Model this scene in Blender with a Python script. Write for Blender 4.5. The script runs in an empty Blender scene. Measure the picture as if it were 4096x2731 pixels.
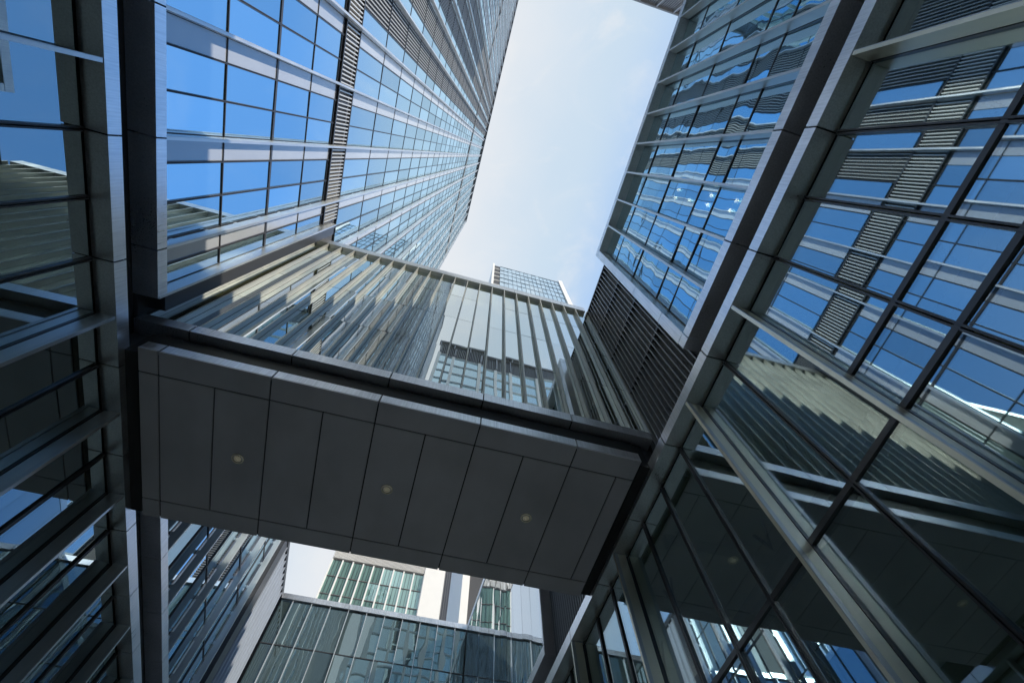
import bpy, math, random
from mathutils import Vector, Matrix

random.seed(7)
S = bpy.context.scene
D = bpy.data
EYE = 1.6                                   # eye height; every z below is metres above the eye

# ------------------------------------------------------------------ camera
CAMR = ((0.96317456, -0.26830904, -0.01746528),
        (0.2422627, 0.8941811, -0.3764956),
        (0.1166343, 0.3583998, 0.92625376))  # right, down, forward in world axes
FOC = 1820.25 / 4096.0
cam_d = D.cameras.new('camera')
cam = D.objects.new('camera', cam_d)
S.collection.objects.link(cam)
S.camera = cam
cam_d.sensor_width = 36.0
cam_d.lens = 36.0 * FOC
cam_d.clip_start = 0.05
cam_d.clip_end = 3000.0
r_, d_, f_ = (Vector(v) for v in CAMR)
mw = Matrix((( r_.x, -d_.x, -f_.x, 0), (r_.y, -d_.y, -f_.y, 0), (r_.z, -d_.z, -f_.z, EYE), (0, 0, 0, 1)))
cam.matrix_world = mw

# ------------------------------------------------------------------ sky, sun, exposure
SUN_EL, SUN_AZ = 30.0, 125.0                # azimuth clockwise from +Y
world = D.worlds.new('World')
S.world = world
world.use_nodes = True
wn, wl = world.node_tree.nodes, world.node_tree.links
wn.clear()
w_out = wn.new('ShaderNodeOutputWorld')
w_bg = wn.new('ShaderNodeBackground')
w_sky = wn.new('ShaderNodeTexSky')
w_sky.sky_type = 'NISHITA'
w_sky.sun_disc = False
w_sky.sun_elevation = math.radians(SUN_EL)
w_sky.sun_rotation = math.radians(SUN_AZ)
w_sky.air_density = 1.0
w_sky.dust_density = 1.0
w_sky.ozone_density = 2.0
w_bg.inputs['Strength'].default_value = 0.10
w_tc = wn.new('ShaderNodeTexCoord')
# a bank of thin bright cloud overhead along the lane, clear blue to both sides, pale near the horizon
w_nrm = wn.new('ShaderNodeVectorMath'); w_nrm.operation = 'NORMALIZE'
wl.new(w_tc.outputs['Generated'], w_nrm.inputs[0])
w_sep = wn.new('ShaderNodeSeparateXYZ')
wl.new(w_nrm.outputs[0], w_sep.inputs[0])
w_noise = wn.new('ShaderNodeTexNoise')
w_noise.inputs['Scale'].default_value = 3.2
w_noise.inputs['Detail'].default_value = 7.0
w_noise.inputs['Roughness'].default_value = 0.55
wl.new(w_nrm.outputs[0], w_noise.inputs['Vector'])
def wmath(op, a, b=None, c=None):
    n = wn.new('ShaderNodeMath'); n.operation = op
    for i, q in enumerate((a, b, c)):
        if q is None: continue
        if isinstance(q, (int, float)): n.inputs[i].default_value = q
        else: wl.new(q, n.inputs[i])
    return n.outputs[0]
def wrange(v, f0, f1, t0, t1):
    n = wn.new('ShaderNodeMapRange'); n.interpolation_type = 'SMOOTHSTEP'
    for k, q in (('From Min', f0), ('From Max', f1), ('To Min', t0), ('To Max', t1)): n.inputs[k].default_value = q
    wl.new(v, n.inputs['Value'])
    return n.outputs['Result']
w_side = wmath('ABSOLUTE', wmath('SUBTRACT', w_sep.outputs['X'], -0.10))
w_wob = wmath('MULTIPLY_ADD', w_noise.outputs['Fac'], 0.22, wmath('SUBTRACT', w_side, 0.11))
w_bank = wrange(w_wob, -0.02, 0.27, 1.0, 0.0)
w_low = wrange(w_sep.outputs['Z'], 0.0, 0.30, 0.8, 0.0)
w_fac = wmath('MAXIMUM', w_bank, w_low)
w_mix = wn.new('ShaderNodeMix'); w_mix.data_type = 'RGBA'
w_mix.inputs['B'].default_value = (3.56, 3.68, 3.84, 1)
w_haze = wn.new('ShaderNodeMix'); w_haze.data_type = 'RGBA'
w_haze.inputs['B'].default_value = (2.62, 3.20, 3.80, 1)
w_blue = wn.new('ShaderNodeMix'); w_blue.data_type = 'RGBA'
w_blue.inputs['B'].default_value = (0.76, 2.02, 4.4, 1)
wl.new(wrange(w_side, 0.75, 1.15, 0.9, 0.0), w_blue.inputs['Factor'])
wl.new(w_sky.outputs['Color'], w_blue.inputs['A'])
wl.new(wrange(w_side, 0.24, 0.52, 1.0, 0.0), w_haze.inputs['Factor'])
wl.new(w_blue.outputs['Result'], w_haze.inputs['A'])
wl.new(w_fac, w_mix.inputs['Factor'])
wl.new(w_haze.outputs['Result'], w_mix.inputs['A'])
w_wisp = wn.new('ShaderNodeTexNoise')
w_wisp.inputs['Scale'].default_value = 7.0
w_wisp.inputs['Detail'].default_value = 9.0
w_wisp.inputs['Roughness'].default_value = 0.6
w_wisp.inputs['Distortion'].default_value = 0.8
wl.new(w_nrm.outputs[0], w_wisp.inputs['Vector'])
w_cl = wn.new('ShaderNodeMix'); w_cl.data_type = 'RGBA'
w_cl.inputs['B'].default_value = (3.75, 3.80, 3.86, 1)
wl.new(wmath('MULTIPLY', wrange(w_wisp.outputs['Fac'], 0.48, 0.76, 0.0, 0.5), wrange(w_side, 0.20, 0.5, 1.0, 0.15)), w_cl.inputs['Factor'])
wl.new(w_mix.outputs['Result'], w_cl.inputs['A'])
wl.new(w_cl.outputs['Result'], w_bg.inputs['Color'])
wl.new(w_bg.outputs[0], w_out.inputs['Surface'])

sun_d = D.lights.new('sun', 'SUN')
sun_d.energy = 2.1
sun_d.angle = math.radians(0.5)
sun_d.color = (1.0, 0.90, 0.74)
sun = D.objects.new('sun', sun_d)
S.collection.objects.link(sun)
az, el = math.radians(SUN_AZ), math.radians(SUN_EL)
to_sun = Vector((math.sin(az) * math.cos(el), math.cos(az) * math.cos(el), math.sin(el)))
sun.rotation_euler = to_sun.to_track_quat('Z', 'Y').to_euler()
sun.location = (40, -40, 200)

S.view_settings.view_transform = 'Standard'
S.view_settings.look = 'None'
S.view_settings.exposure = 1.2
S.view_settings.gamma = 1.0
S.cycles.max_bounces = 8
S.cycles.glossy_bounces = 6
S.cycles.diffuse_bounces = 4
S.cycles.caustics_reflective = True
S.cycles.caustics_refractive = False
S.cycles.sample_clamp_indirect = 5.0
S.cycles.blur_glossy = 1.0

# ------------------------------------------------------------------ materials
def mat(name, col, rough=0.5, metal=0.0, spec=0.5, streak=None, var=0.0, bump=None, coat=0.0):
    m = D.materials.new(name)
    m.use_nodes = True
    n, l = m.node_tree.nodes, m.node_tree.links
    b = n['Principled BSDF']
    b.inputs['Base Color'].default_value = (*col, 1)
    b.inputs['Roughness'].default_value = rough
    b.inputs['Metallic'].default_value = metal
    b.inputs['Specular IOR Level'].default_value = spec
    b.inputs['Coat Weight'].default_value = coat
    b.inputs['Coat Roughness'].default_value = 0.05
    if streak or var or bump:
        g = n.new('ShaderNodeNewGeometry')
    if streak:                              # brushed or rain-streaked variation
        mp = n.new('ShaderNodeMapping'); mp.inputs['Scale'].default_value = streak
        nz = n.new('ShaderNodeTexNoise'); nz.inputs['Scale'].default_value = 1.0; nz.inputs['Detail'].default_value = 4.0
        l.new(g.outputs['Position'], mp.inputs['Vector']); l.new(mp.outputs[0], nz.inputs['Vector'])
        nb = n.new('ShaderNodeTexNoise'); nb.inputs['Scale'].default_value = 0.7; nb.inputs['Detail'].default_value = 5.0
        l.new(g.outputs['Position'], nb.inputs['Vector'])
        ad = n.new('ShaderNodeMath'); ad.operation = 'ADD'
        l.new(nz.outputs['Fac'], ad.inputs[0]); l.new(nb.outputs['Fac'], ad.inputs[1])
        mr = n.new('ShaderNodeMapRange')
        mr.inputs['From Min'].default_value = 0.6; mr.inputs['From Max'].default_value = 1.4
        mr.inputs['To Min'].default_value = 1.0 - var; mr.inputs['To Max'].default_value = 1.0 + var
        l.new(ad.outputs[0], mr.inputs['Value'])
        mx = n.new('ShaderNodeVectorMath'); mx.operation = 'SCALE'; mx.inputs[0].default_value = col
        l.new(mr.outputs[0], mx.inputs['Scale']); l.new(mx.outputs[0], b.inputs['Base Color'])
        m2 = n.new('ShaderNodeMapRange')
        m2.inputs['From Min'].default_value = 0.6; m2.inputs['From Max'].default_value = 1.4
        m2.inputs['To Min'].default_value = max(0.02, rough * 0.75); m2.inputs['To Max'].default_value = min(1.0, rough * 1.25)
        l.new(ad.outputs[0], m2.inputs['Value']); l.new(m2.outputs[0], b.inputs['Roughness'])
    if bump:                                # (scale vector, distance)
        mp = n.new('ShaderNodeMapping'); mp.inputs['Scale'].default_value = bump[0]
        nz = n.new('ShaderNodeTexNoise'); nz.inputs['Scale'].default_value = 1.0; nz.inputs['Detail'].default_value = 1.5
        nz.inputs['Roughness'].default_value = 0.4
        bp = n.new('ShaderNodeBump'); bp.inputs['Strength'].default_value = 1.0; bp.inputs['Distance'].default_value = bump[1]
        l.new(g.outputs['Position'], mp.inputs['Vector']); l.new(mp.outputs[0], nz.inputs['Vector'])
        l.new(nz.outputs['Fac'], bp.inputs['Height']); l.new(bp.outputs[0], b.inputs['Normal'])
    return m

ALU = mat('brushed aluminium', (0.78, 0.785, 0.82), 0.34, 0.90, 0.5, (28, 28, 1.2), 0.22)
ALUF = mat('fin aluminium', (0.62, 0.64, 0.66), 0.36, 0.80, 0.5, (3, 3, 0.8), 0.10)
SOFF = mat('charcoal soffit panel', (0.47, 0.46, 0.50), 0.45, 0.1, 0.4, (0.9, 0.35, 0.9), 0.16)
DARK = mat('dark joint', (0.012, 0.012, 0.014), 0.6)
RIB = mat('grey ribbed cladding', (0.17, 0.175, 0.19), 0.5, 0.2, 0.4, (1, 1, 0.6), 0.06)
RECESS = mat('dark recess lining', (0.05, 0.052, 0.058), 0.6)
MULL = mat('dark anodised mullion', (0.06, 0.062, 0.07), 0.35, 0.4)
MULLP = mat('pale mullion', (0.55, 0.58, 0.62), 0.35, 0.5)
SPAN = mat('pale spandrel panel', (0.52, 0.55, 0.60), 0.20, 0.35, 0.6, (0.8, 0.8, 0.5), 0.05)
def glass(name, tint, r0, body, bump, see=0.0, vary=0.06):
    """coated facade glass: a tinted mirror over the dim body seen through it, each pane a little different"""
    m = D.materials.new(name)
    m.use_nodes = True
    n, l = m.node_tree.nodes, m.node_tree.links
    n.clear()
    out = n.new('ShaderNodeOutputMaterial')
    gl = n.new('ShaderNodeBsdfGlossy'); gl.inputs['Roughness'].default_value = 0.012
    df = n.new('ShaderNodeBsdfDiffuse'); df.inputs['Color'].default_value = (*body, 1)
    g = n.new('ShaderNodeNewGeometry'); oi = n.new('ShaderNodeObjectInfo')
    def math_(op, a_, b_):
        q = n.new('ShaderNodeMath'); q.operation = op
        for i, v in enumerate((a_, b_)):
            if isinstance(v, (int, float)): q.inputs[i].default_value = v
            else: l.new(v, q.inputs[i])
        return q.outputs[0]
    rnd = math_('FRACT', math_('ADD', math_('MULTIPLY', oi.outputs['Random'], 7.3), g.outputs['Random Per Island']), 0)
    k = math_('MULTIPLY_ADD' if False else 'ADD', math_('MULTIPLY', rnd, 2 * vary), 1 - vary)
    sc = n.new('ShaderNodeVectorMath'); sc.operation = 'SCALE'; sc.inputs[0].default_value = tint
    l.new(k, sc.inputs['Scale']); l.new(sc.outputs[0], gl.inputs['Color'])
    lw = n.new('ShaderNodeLayerWeight'); lw.inputs['Blend'].default_value = 0.5
    f5 = math_('POWER', lw.outputs['Facing'], 4.0)
    fac = math_('ADD', math_('MULTIPLY', f5, 1 - r0), r0)
    mp = n.new('ShaderNodeMapping'); mp.inputs['Scale'].default_value = bump[0]
    nz = n.new('ShaderNodeTexNoise'); nz.inputs['Scale'].default_value = 1.0; nz.inputs['Detail'].default_value = 1.5
    nz.inputs['Roughness'].default_value = 0.4
    bp = n.new('ShaderNodeBump'); bp.inputs['Strength'].default_value = 1.0; bp.inputs['Distance'].default_value = bump[1]
    off = n.new('ShaderNodeVectorMath'); off.operation = 'MULTIPLY_ADD'
    cx_ = n.new('ShaderNodeCombineXYZ')
    for i in range(3): l.new(rnd, cx_.inputs[i])
    l.new(cx_.outputs[0], off.inputs[0]); off.inputs[1].default_value = (9, 9, 9)
    l.new(g.outputs['Position'], mp.inputs['Vector']); l.new(mp.outputs[0], off.inputs[2])
    l.new(off.outputs[0], nz.inputs['Vector'])
    l.new(nz.outputs['Fac'], bp.inputs['Height']); l.new(bp.outputs[0], gl.inputs['Normal'])
    low = df.outputs[0]
    if see:
        tr = n.new('ShaderNodeBsdfTransparent'); tr.inputs['Color'].default_value = (0.72, 0.80, 0.80, 1)
        mt = n.new('ShaderNodeMixShader'); mt.inputs[0].default_value = see
        l.new(df.outputs[0], mt.inputs[1]); l.new(tr.outputs[0], mt.inputs[2]); low = mt.outputs[0]
    mx = n.new('ShaderNodeMixShader')
    l.new(fac, mx.inputs[0]); l.new(low, mx.inputs[1]); l.new(gl.outputs[0], mx.inputs[2])
    l.new(mx.outputs[0], out.inputs['Surface'])
    return m

GLT = glass('blue tower glass', (0.70, 0.88, 0.97), 0.80, (0.06, 0.10, 0.13), ((0.5, 0.5, 0.35), 0.004), vary=0.15)
GLR = glass('wavy blue glass', (0.62, 0.84, 0.93), 0.66, (0.08, 0.11, 0.12), ((0.42, 0.42, 0.6), 0.013), see=0.8)
GLB = glass('greenish footbridge glass', (0.90, 0.97, 0.98), 0.66, (0.10, 0.115, 0.05), ((0.5, 0.5, 0.3), 0.007))
GLF = glass('smooth flush glass', (0.86, 0.93, 1.0), 0.62, (0.05, 0.06, 0.06), ((0.5, 0.5, 0.3), 0.006))
GLP = glass('dark podium glass', (0.70, 0.89, 0.98), 0.40, (0.055, 0.050, 0.030), ((0.35, 0.35, 0.3), 0.004))
GLQ = glass('clear podium glass', (0.74, 0.90, 0.98), 0.36, (0.09, 0.085, 0.06), ((0.35, 0.35, 0.3), 0.004), see=0.95, vary=0.14)
GLK = glass('teal back wall glass', (0.66, 0.86, 0.92), 0.30, (0.045, 0.065, 0.065), ((0.7, 0.7, 0.3), 0.008))
GL3 = glass('distant green glass', (0.66, 0.86, 0.84), 0.40, (0.20, 0.34, 0.31), ((0.6, 0.6, 0.5), 0.03), vary=0.25)
SLATT = mat('grey tower louvre blade', (0.42, 0.42, 0.40), 0.4, 0.5)
ALUW = mat('warm grey fin aluminium', (0.80, 0.76, 0.64), 0.38, 0.6, 0.5, (3, 3, 0.8), 0.14)
GLD = glass('distant blue glass', (0.86, 0.95, 1.0), 0.82, (0.2, 0.3, 0.36), ((0.3, 0.3, 0.3), 0.01))
FINB = mat('footbridge fin aluminium', (0.44, 0.44, 0.40), 0.40, 0.5, 0.5, (3, 3, 0.8), 0.08)
MULD = mat('steel blue mullion', (0.24, 0.30, 0.36), 0.4, 0.3)
ROOM = mat('olive grey room lining', (0.66, 0.60, 0.42), 0.8, 0.0, 0.3, (0.5, 0.5, 0.5), 0.12)
CEIL = mat('office ceiling', (0.55, 0.54, 0.50), 0.8)
SLATL = mat('pale louvre blade', (0.58, 0.58, 0.56), 0.4, 0.5)
SLATD = mat('grey louvre blade', (0.27, 0.28, 0.31), 0.4, 0.4)
WHITE = mat('white cladding', (0.78, 0.77, 0.74), 0.6, 0.0, 0.3, (0.4, 0.4, 0.2), 0.03)
BOARD = mat('pale cladding board', (0.36, 0.41, 0.49), 0.5, 0.2, 0.4, (1, 1, 0.6), 0.06)
BROWN = mat('brown grey trim', (0.16, 0.14, 0.14), 0.5, 0.2)
LAMPG = mat('frosted lamp glass', (0.80, 0.78, 0.68), 0.25)
RING = mat('lamp trim ring', (0.85, 0.80, 0.66), 0.35, 0.5)
PAVE = mat('pale granite paving', (0.75, 0.69, 0.59), 0.75, 0.0, 0.3, (1.4, 1.4, 1.4), 0.2)

LAMP = D.materials.new('lit ceiling lamp')
LAMP.use_nodes = True
_b = LAMP.node_tree.nodes['Principled BSDF']
_b.inputs['Emission Color'].default_value = (1.0, 0.86, 0.62, 1)
_b.inputs['Emission Strength'].default_value = 8.0
GLOW = D.materials.new('dim downlight lens')
GLOW.use_nodes = True
_b = GLOW.node_tree.nodes['Principled BSDF']
_b.inputs['Base Color'].default_value = (0.75, 0.72, 0.6, 1)
_b.inputs['Emission Color'].default_value = (1.0, 0.88, 0.62, 1)
_b.inputs['Emission Strength'].default_value = 0.022

# ------------------------------------------------------------------ mesh building
class MB:
    def __init__(s):
        s.v, s.f = [], []
    def box(s, x0, x1, y0, y1, z0, z1):
        if x0 > x1: x0, x1 = x1, x0
        if y0 > y1: y0, y1 = y1, y0
        if z0 > z1: z0, z1 = z1, z0
        b = len(s.v)
        s.v += [(x, y, z + EYE) for z in (z0, z1) for x, y in ((x0, y0), (x1, y0), (x1, y1), (x0, y1))]
        s.f += [(b, b+3, b+2, b+1), (b+4, b+5, b+6, b+7), (b, b+1, b+5, b+4), (b+1, b+2, b+6, b+5), (b+2, b+3, b+7, b+6), (b+3, b, b+4, b+7)]
        return s
    def lathe(s, cx, cy, prof, n=32):       # (radius, z) profile
        b = len(s.v)
        for r, z in prof:
            s.v += [(cx + r * math.cos(2*math.pi*i/n), cy + r * math.sin(2*math.pi*i/n), z + EYE) for i in range(n)]
        for k in range(len(prof) - 1):
            for i in range(n):
                j = (i + 1) % n
                s.f.append((b+k*n+i, b+k*n+j, b+(k+1)*n+j, b+(k+1)*n+i))
        return s
    def merge(s, o):
        b = len(s.v)
        s.v += o.v
        s.f += [tuple(i + b for i in f) for f in o.f]
        return s

class Face:
    """a facade plane: u runs along it, z up, d outwards from its outer plane"""
    def __init__(s, kind, plane):
        s.k, s.p = kind, plane
    def box(s, m, u0, u1, z0, z1, d0, d1):
        p = s.p
        if s.k == 'east':  return m.box(p+d0, p+d1, u0, u1, z0, z1)
        if s.k == 'west':  return m.box(p-d1, p-d0, u0, u1, z0, z1)
        if s.k == 'south': return m.box(u0, u1, p-d1, p-d0, z0, z1)
        if s.k == 'north': return m.box(u0, u1, p+d0, p+d1, z0, z1)
    def bx(s, *a):
        return s.box(MB(), *a)
    def pane(s, u0, u1, z0, z1, d, jit=0.006):   # a pane set a few millimetres out of true, as real glazing is
        m = s.bx(u0, u1, z0, z1, d - 0.03, d)
        tu, tz, tb = (random.uniform(-jit, jit) for _ in range(3))
        ax = 0 if s.k in ('east', 'west') else 1
        sg = 1 if s.k in ('east', 'north') else -1
        um, zm = (u0+u1)/2, (z0+z1)/2 + EYE
        out = []
        for v in m.v:
            v = list(v)
            a = (v[1-ax] - um) / max(1e-6, (u1-u0)/2); c = (v[2] - zm) / max(1e-6, (z1-z0)/2)
            v[ax] += sg * (tu*a*min(1, (u1-u0)) + tz*c*min(1.5, (z1-z0)/2))
            out.append(tuple(v))
        m.v = out
        return m

def screen_area(m):
    xs, ys = [], []
    for v in m.v:
        p = Vector((v[0], v[1], v[2] - EYE))
        zf = p.dot(f_)
        if zf < 0.1: continue
        xs.append(FOC * p.dot(r_) / zf); ys.append(FOC * p.dot(d_) / zf)
    if not xs: return 0.0
    x0, x1, y0, y1 = max(min(xs), -0.5), min(max(xs), 0.5), max(min(ys), -0.334), min(max(ys), 0.334)
    if x1 <= x0 or y1 <= y0: return 0.0
    return (x1 - x0) * (y1 - y0)

def link(name, m, material, base, parent=None):
    me = D.meshes.new(name)
    me.from_pydata([(v[0]-base[0], v[1]-base[1], v[2]-base[2]) for v in m.v], [], m.f)
    me.materials.append(material)
    me.update()
    o = D.objects.new(name, me)
    S.collection.objects.link(o)
    if parent: o.parent = parent
    else: o.location = base
    return o

class Thing:
    def __init__(s, name, label, cat, base, group=None):
        s.base = (base[0], base[1], base[2])
        s.e = D.objects.new(name, None)
        s.e.empty_display_size = 0.5
        S.collection.objects.link(s.e)
        s.e.location = s.base
        s.e['label'] = label; s.e['category'] = cat
        if group: s.e['group'] = group
    def add(s, name, m, material, label=None, stuff=False, parent=None):
        o = link(name, m, material, s.base, parent or s.e)
        if label: o['label'] = label
        if stuff: o['kind'] = 'stuff'
        return o
    def many(s, name, ms, material, cap=96, sub=None):
        ms = [m for m in ms if m.v]
        if sub:                             # (name, meshes, material): one sub-part for each part
            for m, q in zip(ms, sub[1]):
                o = s.add(name, m, material)
                s.add(sub[0], q, sub[2], parent=o)
            return
        if len(ms) > cap:
            ms = sorted(ms, key=screen_area, reverse=True)
        for m in ms[:cap]: s.add(name, m, material)
        if len(ms) > cap:
            rest = MB()
            for m in ms[cap:]: rest.merge(m)
            s.add(name, rest, material, stuff=True)

def frange(a, b, st):
    out, x = [], a
    while x < b - 1e-6:
        out.append(x); x += st
    return out

def segments(face, joints, u0, u1, z0, z1, d0, d1, gap=0.034):
    """a run of cladding panels with open joints"""
    us = [u0] + [j for j in joints if u0 + 0.1 < j < u1 - 0.1] + [u1]
    return [face.bx(a + (gap/2 if i else 0), b - gap/2, z0, z1, d0, d1) for i, (a, b) in enumerate(zip(us[:-1], us[1:]))]

M = 2.584                                   # facade module
H = M / 2
LX, RX = -7.5, 5.85                         # outer planes of the two walls of the lane
Y0, YB = -57.7, 31.9                        # near end of the lane, back wall
GRID = [1.695 + M * k for k in range(-23, 13)]
HGRID = [0.386 + H * n for n in range(-45, 26)]
L = Face('east', LX)
R = Face('west', RX)
GZ = -EYE

# ------------------------------------------------------------------ ground
g = MB().box(-700, 700, -700, 700, GZ - 0.3, GZ)
ground = link('ground', g, PAVE, (0, 0, 0))
ground['kind'] = 'structure'

# ------------------------------------------------------------------ left podium
pod = Thing('podium_building', 'dark glass podium on the left with grey fins under a dark head beam', 'building', (LX - 6, -10, 0))
pod.add('wall', L.bx(Y0, YB, GZ, 11.3, -8.0, -0.62), RECESS)
finpos = [0.405 + M * k for k in range(-22, 13) if k != 1]
pod.many('fin', [L.bx(y - 0.035, y + 0.035, GZ, 9.80, -0.36, -0.004) for y in finpos], ALUF, sub=('edge_strip', [L.bx(y - 0.05, y - 0.036, GZ, 9.80, -0.10, 0.0) for y in finpos], MULLP))
allm = [0.405 + H * k for k in range(-44, 25)]
wins, mulls = [], []
for a, b in zip(allm[:-1], allm[1:]):
    for z0, z1 in ((GZ, 5.48), (5.48, 9.76)):
        wins.append(L.pane(a + 0.03, b - 0.03, z0 + 0.03, z1 - 0.03, -0.42))
    mulls.append(L.bx(a - 0.045, a - 0.012, GZ, 9.76, -0.46, -0.37).merge(L.bx(a + 0.012, a + 0.045, GZ, 9.76, -0.46, -0.37)))
pod.many('window_pane', wins, GLP)
pod.many('mullion', mulls, MULL)
pod.add('transom', L.bx(Y0, YB, 5.44, 5.52, -0.44, -0.38), MULL)
pod.many('beam_panel', segments(L, GRID, Y0, YB, 9.83, 10.18, -0.44, 0), ALU)
pod.add('beam_core', L.bx(Y0, YB, 9.86, 10.12, -0.6, -0.03), DARK)

# ------------------------------------------------------------------ left tower
tow = Thing('office_tower', 'tallest blue glass tower on the left with vertical fins and louvred bays', 'tower', (LX - 15, -15, 0))
ZB = [11.5, 14.5, 17.45, 20.3, 23.1]
ZT = [25.6 + 4.66 * j for j in range(33)]
TOP = 176.0
YT1 = 25.8
tow.add('wall', L.bx(Y0, YT1, 11.2, TOP, -30, -0.52), RECESS)
tow.add('parapet', L.bx(Y0, YT1, TOP - 1.2, TOP + 1.0, -0.5, 0.05), MULL)
tow.add('corner_panel', L.bx(YT1 - 0.35, YT1, 24.0, TOP - 1.2, -0.5, 0.02), ALUF)
END = 5.55
def tower_fin(y):
    z0 = 11.5 if (y < END or y > 12) else 23.0
    m = L.bx(y - 0.035, y + 0.035, z0, TOP - 1.2, -0.30, 0.0)
    if -20 < y < 26:
        z = z0 + 0.6
        while z < 150:
            L.box(m, y - 0.02, y + 0.02, z, z + 0.16, -0.42, -0.30); z += 1.55
    return m
tfins = [y for y in GRID if y < YT1 - 0.3]
tow.many('fin', [tower_fin(y) for y in tfins], ALUF, sub=('edge_strip', [L.bx(y - 0.05, y - 0.036, 11.5 if (y < END or y > 12) else 23.0, TOP - 1.2, -0.10, 0.004) for y in tfins], MULLP))
wins, spans, lou, lback, mull = [], [], [], [], MB()
LOUV = [1.695 + M * k for k in (-3, -4, -5, -6, -7)]
for y in [Y0 - 0.001] + GRID:
    if y > YT1 - 0.3 or y < Y0: continue
    ye = min(y + M, YT1 - 0.36)
    isl = any(abs(y - q) < 0.01 for q in LOUV)
    zs = ZB + ZT if not (y + 1 < END) else ZB + [None] + ZT
    rows = []
    prev = None
    for z in zs:
        if z is None: prev = None; continue
        if prev is not None: rows.append((prev, z))
        prev = z
    for z0, z1 in rows:
        if y + 0.3 > END and y < 12 and z1 < 20: continue
        last = y < END < y + M
        if z0 < 25 and last:
            cuts = [0, 0.65, END - y - 0.06]
            cuts2 = [0, 0.65, 1.61, M] if z0 > 24 else cuts
        else:
            cuts2 = [0, 0.65, 1.61, ye - y]
        if isl and z0 > 25:
            wins.append(L.pane(y + 1.63, ye - 0.04, z0 + 0.03, z1 - 0.03, -0.40, 0.003))
            continue
        for i in range(len(cuts2) - 1):
            a, b = y + cuts2[i] + (0.04 if i == 0 else 0.014), y + cuts2[i+1] - (0.04 if i == len(cuts2) - 2 else 0.014)
            if b - a < 0.05: continue
            if i == 0: spans.append(L.bx(a, b, z0 + 0.014, z1 - 0.014, -0.44, -0.395))
            else: wins.append(L.pane(a, b, z0 + 0.014, z1 - 0.014, -0.40, 0.003))
    # vertical mullions
    for o in (0.65, 1.61):
        if isl and o < 1: o = 1.6
        if y + o > ye - 0.1: continue
        za = 11.5 if (y + o < END or y > 12) else 20.0
        L.box(mull, y + o - 0.03, y + o - 0.008, za, TOP - 1.2, -0.42, -0.355)
        L.box(mull, y + o + 0.008, y + o + 0.03, za, TOP - 1.2, -0.42, -0.355)
    za = 11.5 if (y < END or y > 12) else 20.0
    L.box(mull, y - 0.045, y + 0.045, za, TOP - 1.2, -0.42, -0.39)
    if isl:
        m = MB()
        for z0 in [25.35] + ZT[1:-1]:
            z1 = 30.2 if z0 < 25.5 else z0 + 4.6
            for q in range(8):
                yy = y + 0.10 + q * 0.19
                L.box(m, yy, yy + 0.05, z0, z1, -0.44, -0.41)
        lou.append(m)
        lback.append(L.bx(y + 0.05, y + 1.6, 25.32, TOP - 1.3, -0.515, -0.49))
tow.many('window_pane', wins, GLT)
tow.many('spandrel_panel', spans, SPAN)
tow.add('mullion_grid', mull, MULL)
tow.many('louvre_screen', lou, SLATT, sub=('backing', lback, DARK))
trs = MB()
for z in ZB[1:]:
    w = 0.06 if abs(z - 17.45) < 0.1 else 0.02
    L.box(trs, Y0, END - 0.1, z - w, z + w, -0.41, -0.37)
    L.box(trs, 12.1, YT1 - 0.4, z - w, z + w, -0.41, -0.37)
for z in ZT[1:]:
    L.box(trs, Y0, YT1 - 0.4, z - 0.035, z + 0.035, -0.41, -0.375)
tow.add('transom_grid', trs, MULL)
for za, zb, yb in ((23.3, 25.3, END - 0.1), (112.2, 114.2, YT1 - 0.4)):
    m = MB()
    for y in frange(max(Y0, -26), yb, 0.172):
        L.box(m, y, y + 0.055, za + 0.06, zb - 0.06, -0.46, -0.32)
    tow.add('louvre_band', m, SLATL)
    fr = MB()
    for z in (za, zb):
        L.box(fr, Y0, yb, z - 0.05, z + 0.05, -0.44, -0.30)
    tow.add('band_frame', fr, MULL)
# sill beam and the end cap of the tower base beside the footbridge
tow.many('beam_panel', segments(L, GRID, Y0, END, 11.16, 11.5, -0.6, 0), ALU)
tow.many('beam_panel', segments(L, GRID, 12.05, YB, 11.16, 11.5, -0.6, 0), ALU)
tow.add('end_fin', L.bx(END - 0.07, END, 11.2, 24.3, -0.44, 0.012), ALUF)
tow.add('end_cap', L.bx(END + 0.01, END + 0.45, 11.5, 24.2, -0.5, -0.05), MULL)

# the lower roofed part of the left wall behind the footbridge
bw = MB()
L.box(bw, YT1 + 0.05, YB, 11.5, 23.1, -6, -0.5)
low = Thing('side_wing', 'low wing of pale vertical boards in the corner beside the back wall', 'building', (LX - 3, 29, 0))
low.add('wall', bw, RECESS)
low.add('coping', L.bx(YT1 + 0.05, YB, 23.1, 23.45, -6, 0.0), MULL)
low.add('trim_band', L.bx(YT1 + 0.15, 26.9, 11.55, 23.1, -0.5, -0.05), MULL)
bd = []
for i in range(8):
    y = 27.0 + i * 0.61
    m = L.bx(y, y + 0.565, 11.55, 23.08, -0.5, -0.12)
    L.box(m, y, y + 0.05, 11.55, 23.08, -0.12, 0.0)
    bd.append(m)
low.many('cladding_board', bd, BOARD)

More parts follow.
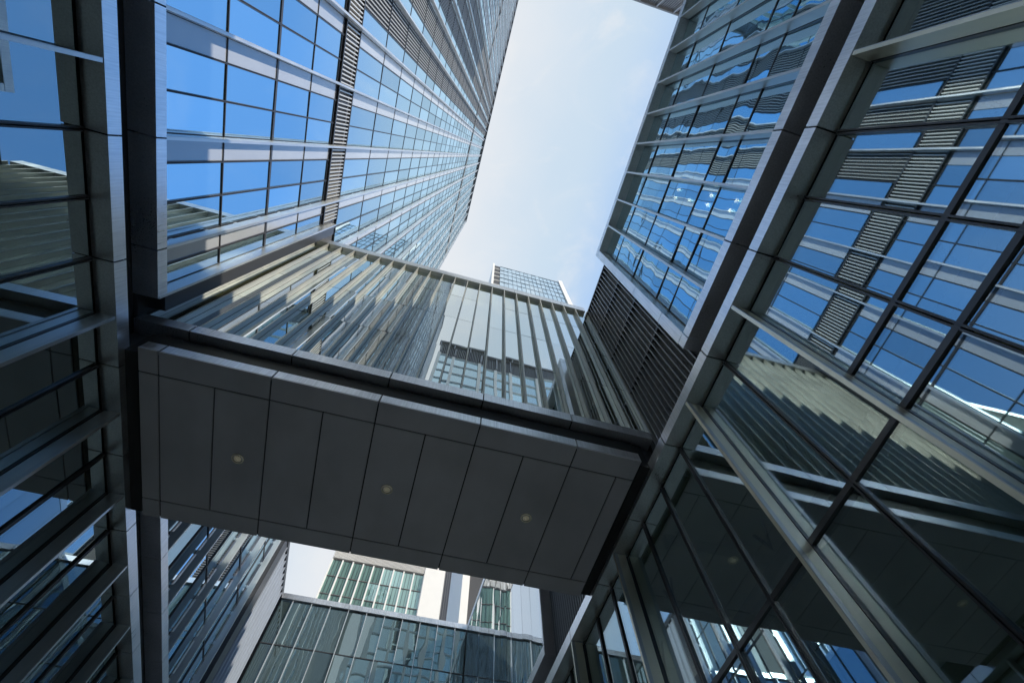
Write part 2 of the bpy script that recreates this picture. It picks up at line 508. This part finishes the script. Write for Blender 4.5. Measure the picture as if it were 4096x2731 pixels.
# ------------------------------------------------------------------ right podium
rp = Thing('podium_building', 'dark glass podium on the right with tall panes and greenish fins', 'building', (RX + 6, -10, 0))
rp.add('wall', R.bx(Y0, YB, 9.8, 11.3, -8, -0.64), RECESS)
rp.add('back_wall', R.bx(Y0, YB, GZ, 9.8, -8, -5.2), ROOM)
rp.add('ceiling', R.bx(Y0, YB, 9.5, 9.79, -5.2, -0.5), ROOM)
rp.add('floor', R.bx(Y0, YB, GZ, GZ + 0.05, -5.2, -0.5), CEIL)
rp.many('ceiling_beam', [R.bx(y - 0.11, y + 0.11, 9.08, 9.5, -5.2, -0.9) for y in HGRID[1::2] if -9 < y < 31], ROOM)
hg = []
for i, y in enumerate(HGRID[34:62:2]):      # V shaped service hangers under the ceiling
    m = MB()
    dd = -1.7 - 0.8 * (i % 3)
    for k in range(9):
        t = k / 8
        R.box(m, y + 0.35 + 0.28 * t, y + 0.39 + 0.28 * t, 8.75 + 0.7 * t, 8.92 + 0.7 * t, dd - 0.03, dd)
        R.box(m, y + 0.35 - 0.28 * t, y + 0.39 - 0.28 * t, 8.75 + 0.7 * t, 8.92 + 0.7 * t, dd - 0.03, dd)
    hg.append(m)
rp.many('hanger', hg, DARK)
rp.add('service_duct', R.bx(Y0, YB, 8.45, 8.8, -4.2, -3.5), MULL)
rf = [HGRID[45 + n] for n in (-43, -39, -35, -31, -27, -23, -19, -15, -11, -7, -3, 1, 3, 7, 10, 14, 18, 22)]
rp.many('fin', [R.bx(y - 0.035, y + 0.035, GZ, 9.85, -0.37, -0.004) for y in rf], ALUW, sub=('edge_strip', [R.bx(y - 0.05, y - 0.036, GZ, 9.85, -0.10, 0.0) for y in rf], MULLP))
wins, mulls = [], []
for a, b in zip(HGRID[:-1], HGRID[1:]):
    zz = [GZ, 5.48, 6.54, 9.80] if b < 1.7 else [GZ, 5.48, 9.80]
    for z0, z1 in zip(zz[:-1], zz[1:]):
        wins.append(R.pane(a + 0.03, b - 0.03, z0 + 0.03, z1 - 0.03, -0.43))
    mulls.append(R.bx(a - 0.045, a - 0.012, GZ, 9.80, -0.47, -0.38).merge(R.bx(a + 0.012, a + 0.045, GZ, 9.80, -0.47, -0.38)))
rp.many('window_pane', wins, GLQ)
rp.many('mullion', mulls, MULL)
rp.add('transom', R.bx(Y0, YB, 5.43, 5.53, -0.45, -0.39), MULL)
rp.add('transom', R.bx(Y0, 1.68, 6.49, 6.59, -0.45, -0.39), MULL)
RJ = HGRID[1::2]
rp.many('beam_panel', segments(R, RJ, Y0, YB, 9.88, 10.24, -0.46, 0), ALU)
rp.add('beam_core', R.bx(Y0, YB, 9.92, 10.18, -0.62, -0.03), DARK)

# ------------------------------------------------------------------ right upper blocks
def upper_block(label, y0, y1, zs, fins, cap_lo, cap_hi, jit):
    t = Thing('glass_block', label, 'building', (RX + 6, (y0 + y1) / 2, 0))
    if fins:                                # a shallow office floor behind the glass
        t.add('wall', R.bx(y0 + 0.02, y1 - 0.02, 11.1, 23.4, -9, -4.0), RECESS)
        for z in (11.25, 14.75, 17.75, 20.8, 23.05):
            t.add('floor_slab', R.bx(y0 + 0.02, y1 - 0.02, z, z + 0.3, -4.0, -0.5), CEIL)
        t.add('end_wall', R.bx(y1 - 0.3, y1 - 0.02, 11.1, 23.4, -4.0, -0.52), RECESS)
        for x, q, z in ((6.60, -0.098, 17.75), (6.53, -0.099, 14.75), (7.37, -0.098, 14.75), (6.58, -0.053, 17.75), (7.13, -0.057, 17.75), (6.53, -0.055, 14.75), (7.29, -0.054, 14.75)):
            t.add('ceiling_lamp', MB().lathe(x, q * x, [(0.05, z - 0.01), (0.05, z - 0.03), (0.001, z - 0.035)], 16), LAMP)
    else:
        t.add('wall', R.bx(y0 + 0.02, y1 - 0.02, 11.1, 23.4, -9, -0.55), RECESS)
    t.many('beam_panel', segments(R, RJ, y0, y1, 11.08, 11.45, -0.52, 0), ALU)
    t.add('roof_coping', R.bx(y0, y1, 23.08, 23.5, -9, 0), ALU)
    return t
RZ = [11.45, 13.7, 15.0, 18.0, 21.04, 23.08]
rb = upper_block('wavy blue glass block with projecting grey fins standing on the right podium', Y0, 3.31, RZ, True, 1, 1, 0)
ry = [y for y in HGRID if y < 2.5]
rb.many('fin', [R.bx(y - 0.035, y + 0.035, 11.46, 23.06, -0.33, 0.0) for y in ry], ALUF)
wins, mul = [], MB()
for y in ry:
    b = y + H
    for z0, z1 in zip(RZ[:-1], RZ[1:]):
        wins.append(R.pane(y + 0.03, b - 0.03, z0 + 0.02, z1 - 0.02, -0.40, 0.012))
    R.box(mul, y - 0.03, y + 0.03, 11.46, 23.06, -0.43, -0.36)
for z in RZ[1:-1]:
    R.box(mul, Y0, 2.96, z - 0.025, z + 0.025, -0.43, -0.375)
rb.many('window_pane', wins, GLR)
rb.add('mullion_grid', mul, MULL)
rb.many('corner_panel', [R.bx(2.98, 3.31, a + 0.012, b - 0.012, -0.5, 0) for a, b in zip((11.46, 13.2, 16.2, 19.2, 21.6), (13.2, 16.2, 19.2, 21.6, 23.07))], ALU)

r2 = upper_block('smooth glass block of wide flush panes on the right behind the footbridge', 15.85, YB, RZ, False, 1, 1, 0)
wins = []
r2y = [15.85 + 0.13] + [y for y in HGRID if y > 16.4] + [YB - 0.05]
for a, b in zip(r2y[:-1], r2y[1:]):
    for z0, z1 in ((11.45, 17.2), (17.2, 23.08)):
        wins.append(R.pane(a + 0.012, b - 0.012, z0 + 0.012, z1 - 0.012, -0.02, 0.006))
r2.many('window_pane', wins, GLF)
r2.add('corner_strip', R.bx(15.85, 15.96, 11.46, 23.07, -0.55, 0.0), ALU)
r2.add('return_panel', R.bx(15.83, 15.85, 11.08, 23.07, -0.62, -0.03), SOFF)

# ------------------------------------------------------------------ louvred wall on the right
lv = Thing('louvre_wall', 'black wall of narrow vertical louvre blades at the right end of the footbridge', 'wall', (6.5, 9, 0))
lv.add('backing', MB().box(6.42, 8.5, 3.35, 15.8, 10.3, 22.4), DARK)
lv.many('blade', [MB().box(6.20, 6.34, y, y + 0.035, 10.3, 22.45) for y in frange(3.4, 15.75, 0.2)], SLATD)
lv.many('rail', [MB().box(6.23, 6.40, 3.35, 15.8, z - 0.05, z + 0.05) for z in (13.95, 16.85, 19.6)], MULL)
lv.add('coping', MB().box(6.18, 8.5, 3.35, 15.8, 22.45, 22.55), MULL)

# ------------------------------------------------------------------ unseen slatted box, added to keep sun off the left wall
pl = Thing('sun_blocker', 'unseen slatted box added behind the louvre wall to shade the left wall', 'sun blocker', (11, 12, 22.5 + EYE))
pl.add('wall', MB().box(8.7, 14, 9, 15.5, 22.5, 29.6), SLATD)
pl.add('roof', MB().box(8.5, 14.2, 8.8, 15.7, 29.6, 29.9), SOFF)
lo = MB()
for z in frange(23.4, 29.3, 0.45):
    lo.box(8.56, 8.7, 9.1, 15.4, z, z + 0.16)
pl.add('louvre_screen', lo, SLATD)

# ------------------------------------------------------------------ footbridge
fb = Thing('footbridge', 'enclosed footbridge of glass and grey panels crossing overhead between the two walls', 'bridge', (-0.8, 9, 10 + EYE))
g = 0.018
xs_full = [-7.2, -6.73, -4.12, -1.51, 1.10, 3.73, 5.55]
xs_half = [-7.2, -6.73, -5.43, -4.12, -2.81, -1.51, -0.2, 1.10, 2.43, 3.73, 5.05, 5.55]
pan = []
for ys, xs in (((6.3, 6.95), xs_full), ((6.95, 10.87), xs_half), ((10.87, 11.5), xs_full)):
    for a, b in zip(xs[:-1], xs[1:]):
        pan.append(MB().box(a + g, b - g, ys[0] + (g if ys[0] > 6.5 else 0), ys[1] - g, 10.0, 10.05))
fb.many('soffit_panel', pan, SOFF)
fb.add('core', MB().box(-7.19, 5.54, 6.42, 11.45, 10.03, 11.0), DARK)
B = Face('south', 6.3)
fb.many('fascia_panel', [MB().box(a + g, b - g, 6.302, 6.4, 10.052, 10.35) for a, b in zip(xs_full[:-1], xs_full[1:])], ALU)
fb.add('recess_wall', MB().box(-8.0, 6.3, 6.56, 6.7, 10.3, 11.06), RECESS)
uj = [-8.06, -6.70, -4.10, -1.51, 1.10, 3.70, 6.18]
fb.many('sill_panel', [MB().box(a + g, b - g, 6.18, 6.60, 11.08, 11.45) for a, b in zip(uj[:-1], uj[1:])], ALU)
fb.add('sill_core', MB().box(-8.05, 6.18, 6.22, 6.58, 11.10, 11.42), DARK)
fx = [-0.2 + 0.645 * k for k in range(-12, 11)]
fx = [x for x in fx if -7.95 < x < 6.35]
fb.many('fin', [MB().box(x - 0.022, x + 0.022, 6.185, 6.37, 11.45, 22.9) for x in fx], FINB)
BZ = [11.45, 14.46, 17.45, 20.4, 22.9]
wins = []
F_ = Face('south', 6.37)
for a, b in zip(fx[:-1], fx[1:]):
    for z0, z1 in zip(BZ[:-1], BZ[1:]):
        wins.append(F_.pane(a + 0.035, b - 0.035, z0 + 0.012, z1 - 0.012, 0.0, 0.004))
fb.many('window_pane', wins, GLB)
fb.add('frame_grid', MB().box(-7.9, 6.2, 6.42, 6.6, 11.45, 22.9), MULL)
cj = [-8.05] + [-8.05 + 1.29 * i for i in range(2, 11, 2)] + [6.18]
fb.many('coping_panel', [MB().box(a + 0.006, b - 0.006, 6.18, 11.8, 22.9, 23.5) for a, b in zip(cj[:-1], cj[1:])], ALUF)
fb.add('body', MB().box(-7.9, 6.15, 6.62, 11.6, 11.1, 22.88), RECESS)
for x in (-4.78, -0.86, 3.08):
    o = fb.add('downlight', MB().lathe(x, 8.925, [(0.160, 10.0), (0.160, 9.984), (0.128, 9.976), (0.122, 9.995), (0.122, 10.004)]), RING)
    fb.add('baffle', MB().lathe(x, 8.925, [(0.122, 9.999), (0.092, 10.02), (0.092, 9.999)]), DARK, parent=o)
    fb.add('lens', MB().lathe(x, 8.925, [(0.092, 9.999), (0.090, 9.984), (0.066, 9.980), (0.062, 9.992), (0.03, 9.985), (0.0005, 9.982)]), GLOW, parent=o)
for s_, x in ((-1, -7.2), (1, 5.55)):
    fb.add('end_joint', MB().box(x + s_ * 0.02, x + s_ * 0.30, 6.45, 11.4, 10.02, 11.0), DARK)

# ------------------------------------------------------------------ back wall
bk = Thing('glass_wall', 'teal glass wall with thin pale mullions closing the far end of the lane', 'wall', (-0.8, YB + 2, 0))
K = Face('south', YB)
bk.add('wall', K.bx(LX - 0.3, RX + 0.3, GZ, 23.3, -4, -0.25), RECESS)
kx = [-0.2 + H * k for k in range(-5, 5)]
kx = [LX + 0.02] + [x for x in kx if LX + 0.2 < x < RX - 0.2] + [RX - 0.02]
kz = [GZ, 2.3, 5.3, 8.3, 11.3, 14.3, 17.2, 20.05, 23.1]
wins = []
for a, b in zip(kx[:-1], kx[1:]):
    for z0, z1 in zip(kz[:-1], kz[1:]):
        wins.append(K.pane(a + 0.02, b - 0.02, z0 + 0.02, z1 - 0.02, -0.1, 0.01))
bk.many('window_pane', wins, GLK)
bk.many('mullion', [K.bx(x - 0.022, x + 0.022, GZ, 23.1, -0.12, 0.02) for x in kx[1:-1]], MULLP)
bk.many('transom', [K.bx(LX, RX, z - 0.03, z + 0.03, -0.14, -0.07) for z in kz[1:-1]], MULL)
kj = [LX] + [-0.26 + M * k for k in range(-2, 3)] + [RX]
bk.many('coping_panel', [K.bx(a + 0.008, b - 0.008, 23.12, 23.5, -4, 0.06) for a, b in zip(kj[:-1], kj[1:])], ALU)

# ------------------------------------------------------------------ far buildings beyond the back wall
def grid_tower(t, F, u0, u1, z0, z1, bay, row, glass, colm, rowm, colw, cd_, slabw=0.3, panes=True):
    us = frange(u0, u1 - 0.3 * bay, bay) + [u1]
    zs = frange(z0, z1 - 0.3 * row, row) + [z1]
    w = []
    for a, b in zip(us[:-1], us[1:]):
        for c, d in zip(zs[:-1], zs[1:]):
            w.append(F.pane(a + 0.05, b - 0.05, c + 0.05, d - 0.05, -0.1, 0.03))
    t.many('window_pane', w, glass)
    t.many('column', [F.bx(u - colw/2, u + colw/2, z0, z1, -0.2, cd_) for u in us], colm)
    t.many('slab_edge', [F.bx(u0, u1, z - slabw/2, z + slabw/2, -0.2, cd_ * 0.4) for z in zs], rowm)

T3 = Face('south', 90.0)
t3 = Thing('office_building', 'pale gridded office building with white columns beyond the back wall', 'building', (-5, 96, 0))
t3.add('wall', T3.bx(-15.0, 5.7, GZ, 79, -14, -0.3), RECESS)
grid_tower(t3, T3, -14.85, 5.7, 76.2 - 4.2 * 18, 76.2, 2.28, 4.2, GL3, WHITE, BROWN, 0.30, 0.14, 0.12)
m = MB()
for x in frange(-14.85, 5.7, 2.28 / 9):
    T3.box(m, x, x + 0.13, 76.4, 79.5, -0.2, 0.3)
t3.add('crown_louvre', m, WHITE)
m = MB()
for i in range(9):
    for x in (-14.85 + 2.28 * i + 0.76, -14.85 + 2.28 * i + 1.52):
        T3.box(m, x - 0.03, x + 0.03, 20, 76.2, -0.12, -0.02)
t3.add('glazing_bar', m, MULL)
t4 = Thing('core_tower', 'blank sunlit white core beside grey ribbed cladding beyond the back wall', 'building', (9, 95, 0))
t4.add('wall', T3.bx(5.72, 10.35, GZ, 84, -10, 0.4), WHITE)
m = T3.bx(10.36, 14.4, GZ, 82, -10, -0.1)
for x in frange(10.45, 14.35, 0.46):
    T3.box(m, x, x + 0.12, GZ, 82, -0.1, 0.1)
t4.add('ribbed_cladding', m, RIB)
t4.add('edge_panel', T3.bx(14.42, 16.0, GZ, 82, -10, 0.0), RIB)
m = T3.bx(16.02, 24, GZ, 82, -10, -0.4)
t4.add('louvre_back', m, DARK)
m = MB()
for z in frange(50, 82, 0.55):
    T3.box(m, 16.05, 24, z, z + 0.2, -0.4, 0.0)
t4.add('louvre_screen', m, BROWN)

TF = Face('south', 37.0)
tf = Thing('distant_tower', 'distant blue glass tower showing just above the footbridge roof edge', 'tower', (20, 42, 0))
TT = 4.535 * 37
tf.add('wall', TF.bx(6.1, 33.0, 24, TT, -9, -0.3), WHITE)
grid_tower(tf, TF, 8.8, 31.4, TT - 5.4 * 26, TT, 1.5, 5.4, GLD, MULD, MULD, 0.05, 0.06, 0.14)
tf.add('dark_panel', TF.bx(6.7, 8.72, 24, TT - 0.4, -0.35, -0.1), RECESS)
tf.many('slab_edge', [TF.bx(6.7, 8.72, TT - 5.4 * k - 0.2, TT - 5.4 * k + 0.2, -0.1, 0.1) for k in range(1, 12)], WHITE)
tf.add('corner_panel', TF.bx(31.5, 33.0, 24, TT + 1.5, -0.5, 0.4), WHITE)
tf.add('corner_panel', TF.bx(5.95, 6.65, 24, TT + 1.5, -0.5, 0.25), WHITE)

# ------------------------------------------------------------------ the tower behind the camera, seen in reflections and at the top edge
RT = Face('north', -36.4)
rt = Thing('rear_tower', 'louvre crowned tower whose eave shows at the top edge of the sky', 'tower', (7, -45, 0))
rt.add('wall', RT.bx(-4, 30, GZ, 105, -20, -0.3), RECESS)
grid_tower(rt, RT, -4, 30, 105 - 4.4 * 23, 105, 3.8, 4.4, GLT, WHITE, MULLP, 0.7, 0.4, 0.25)
m = MB()
for x in frange(-4, 30, 0.42):
    RT.box(m, x, x + 0.16, 105.3, 111.4, -0.3, 0.3)
for x in frange(-4, 30, 3.8):
    RT.box(m, x, x + 0.3, 105.3, 111.4, -0.3, 0.7)
rt.add('crown_louvre', m, SLATD)
rt.add('eave', RT.bx(-4.3, 30.0, 111.4, 112.2, -20, 0.75), RIB)
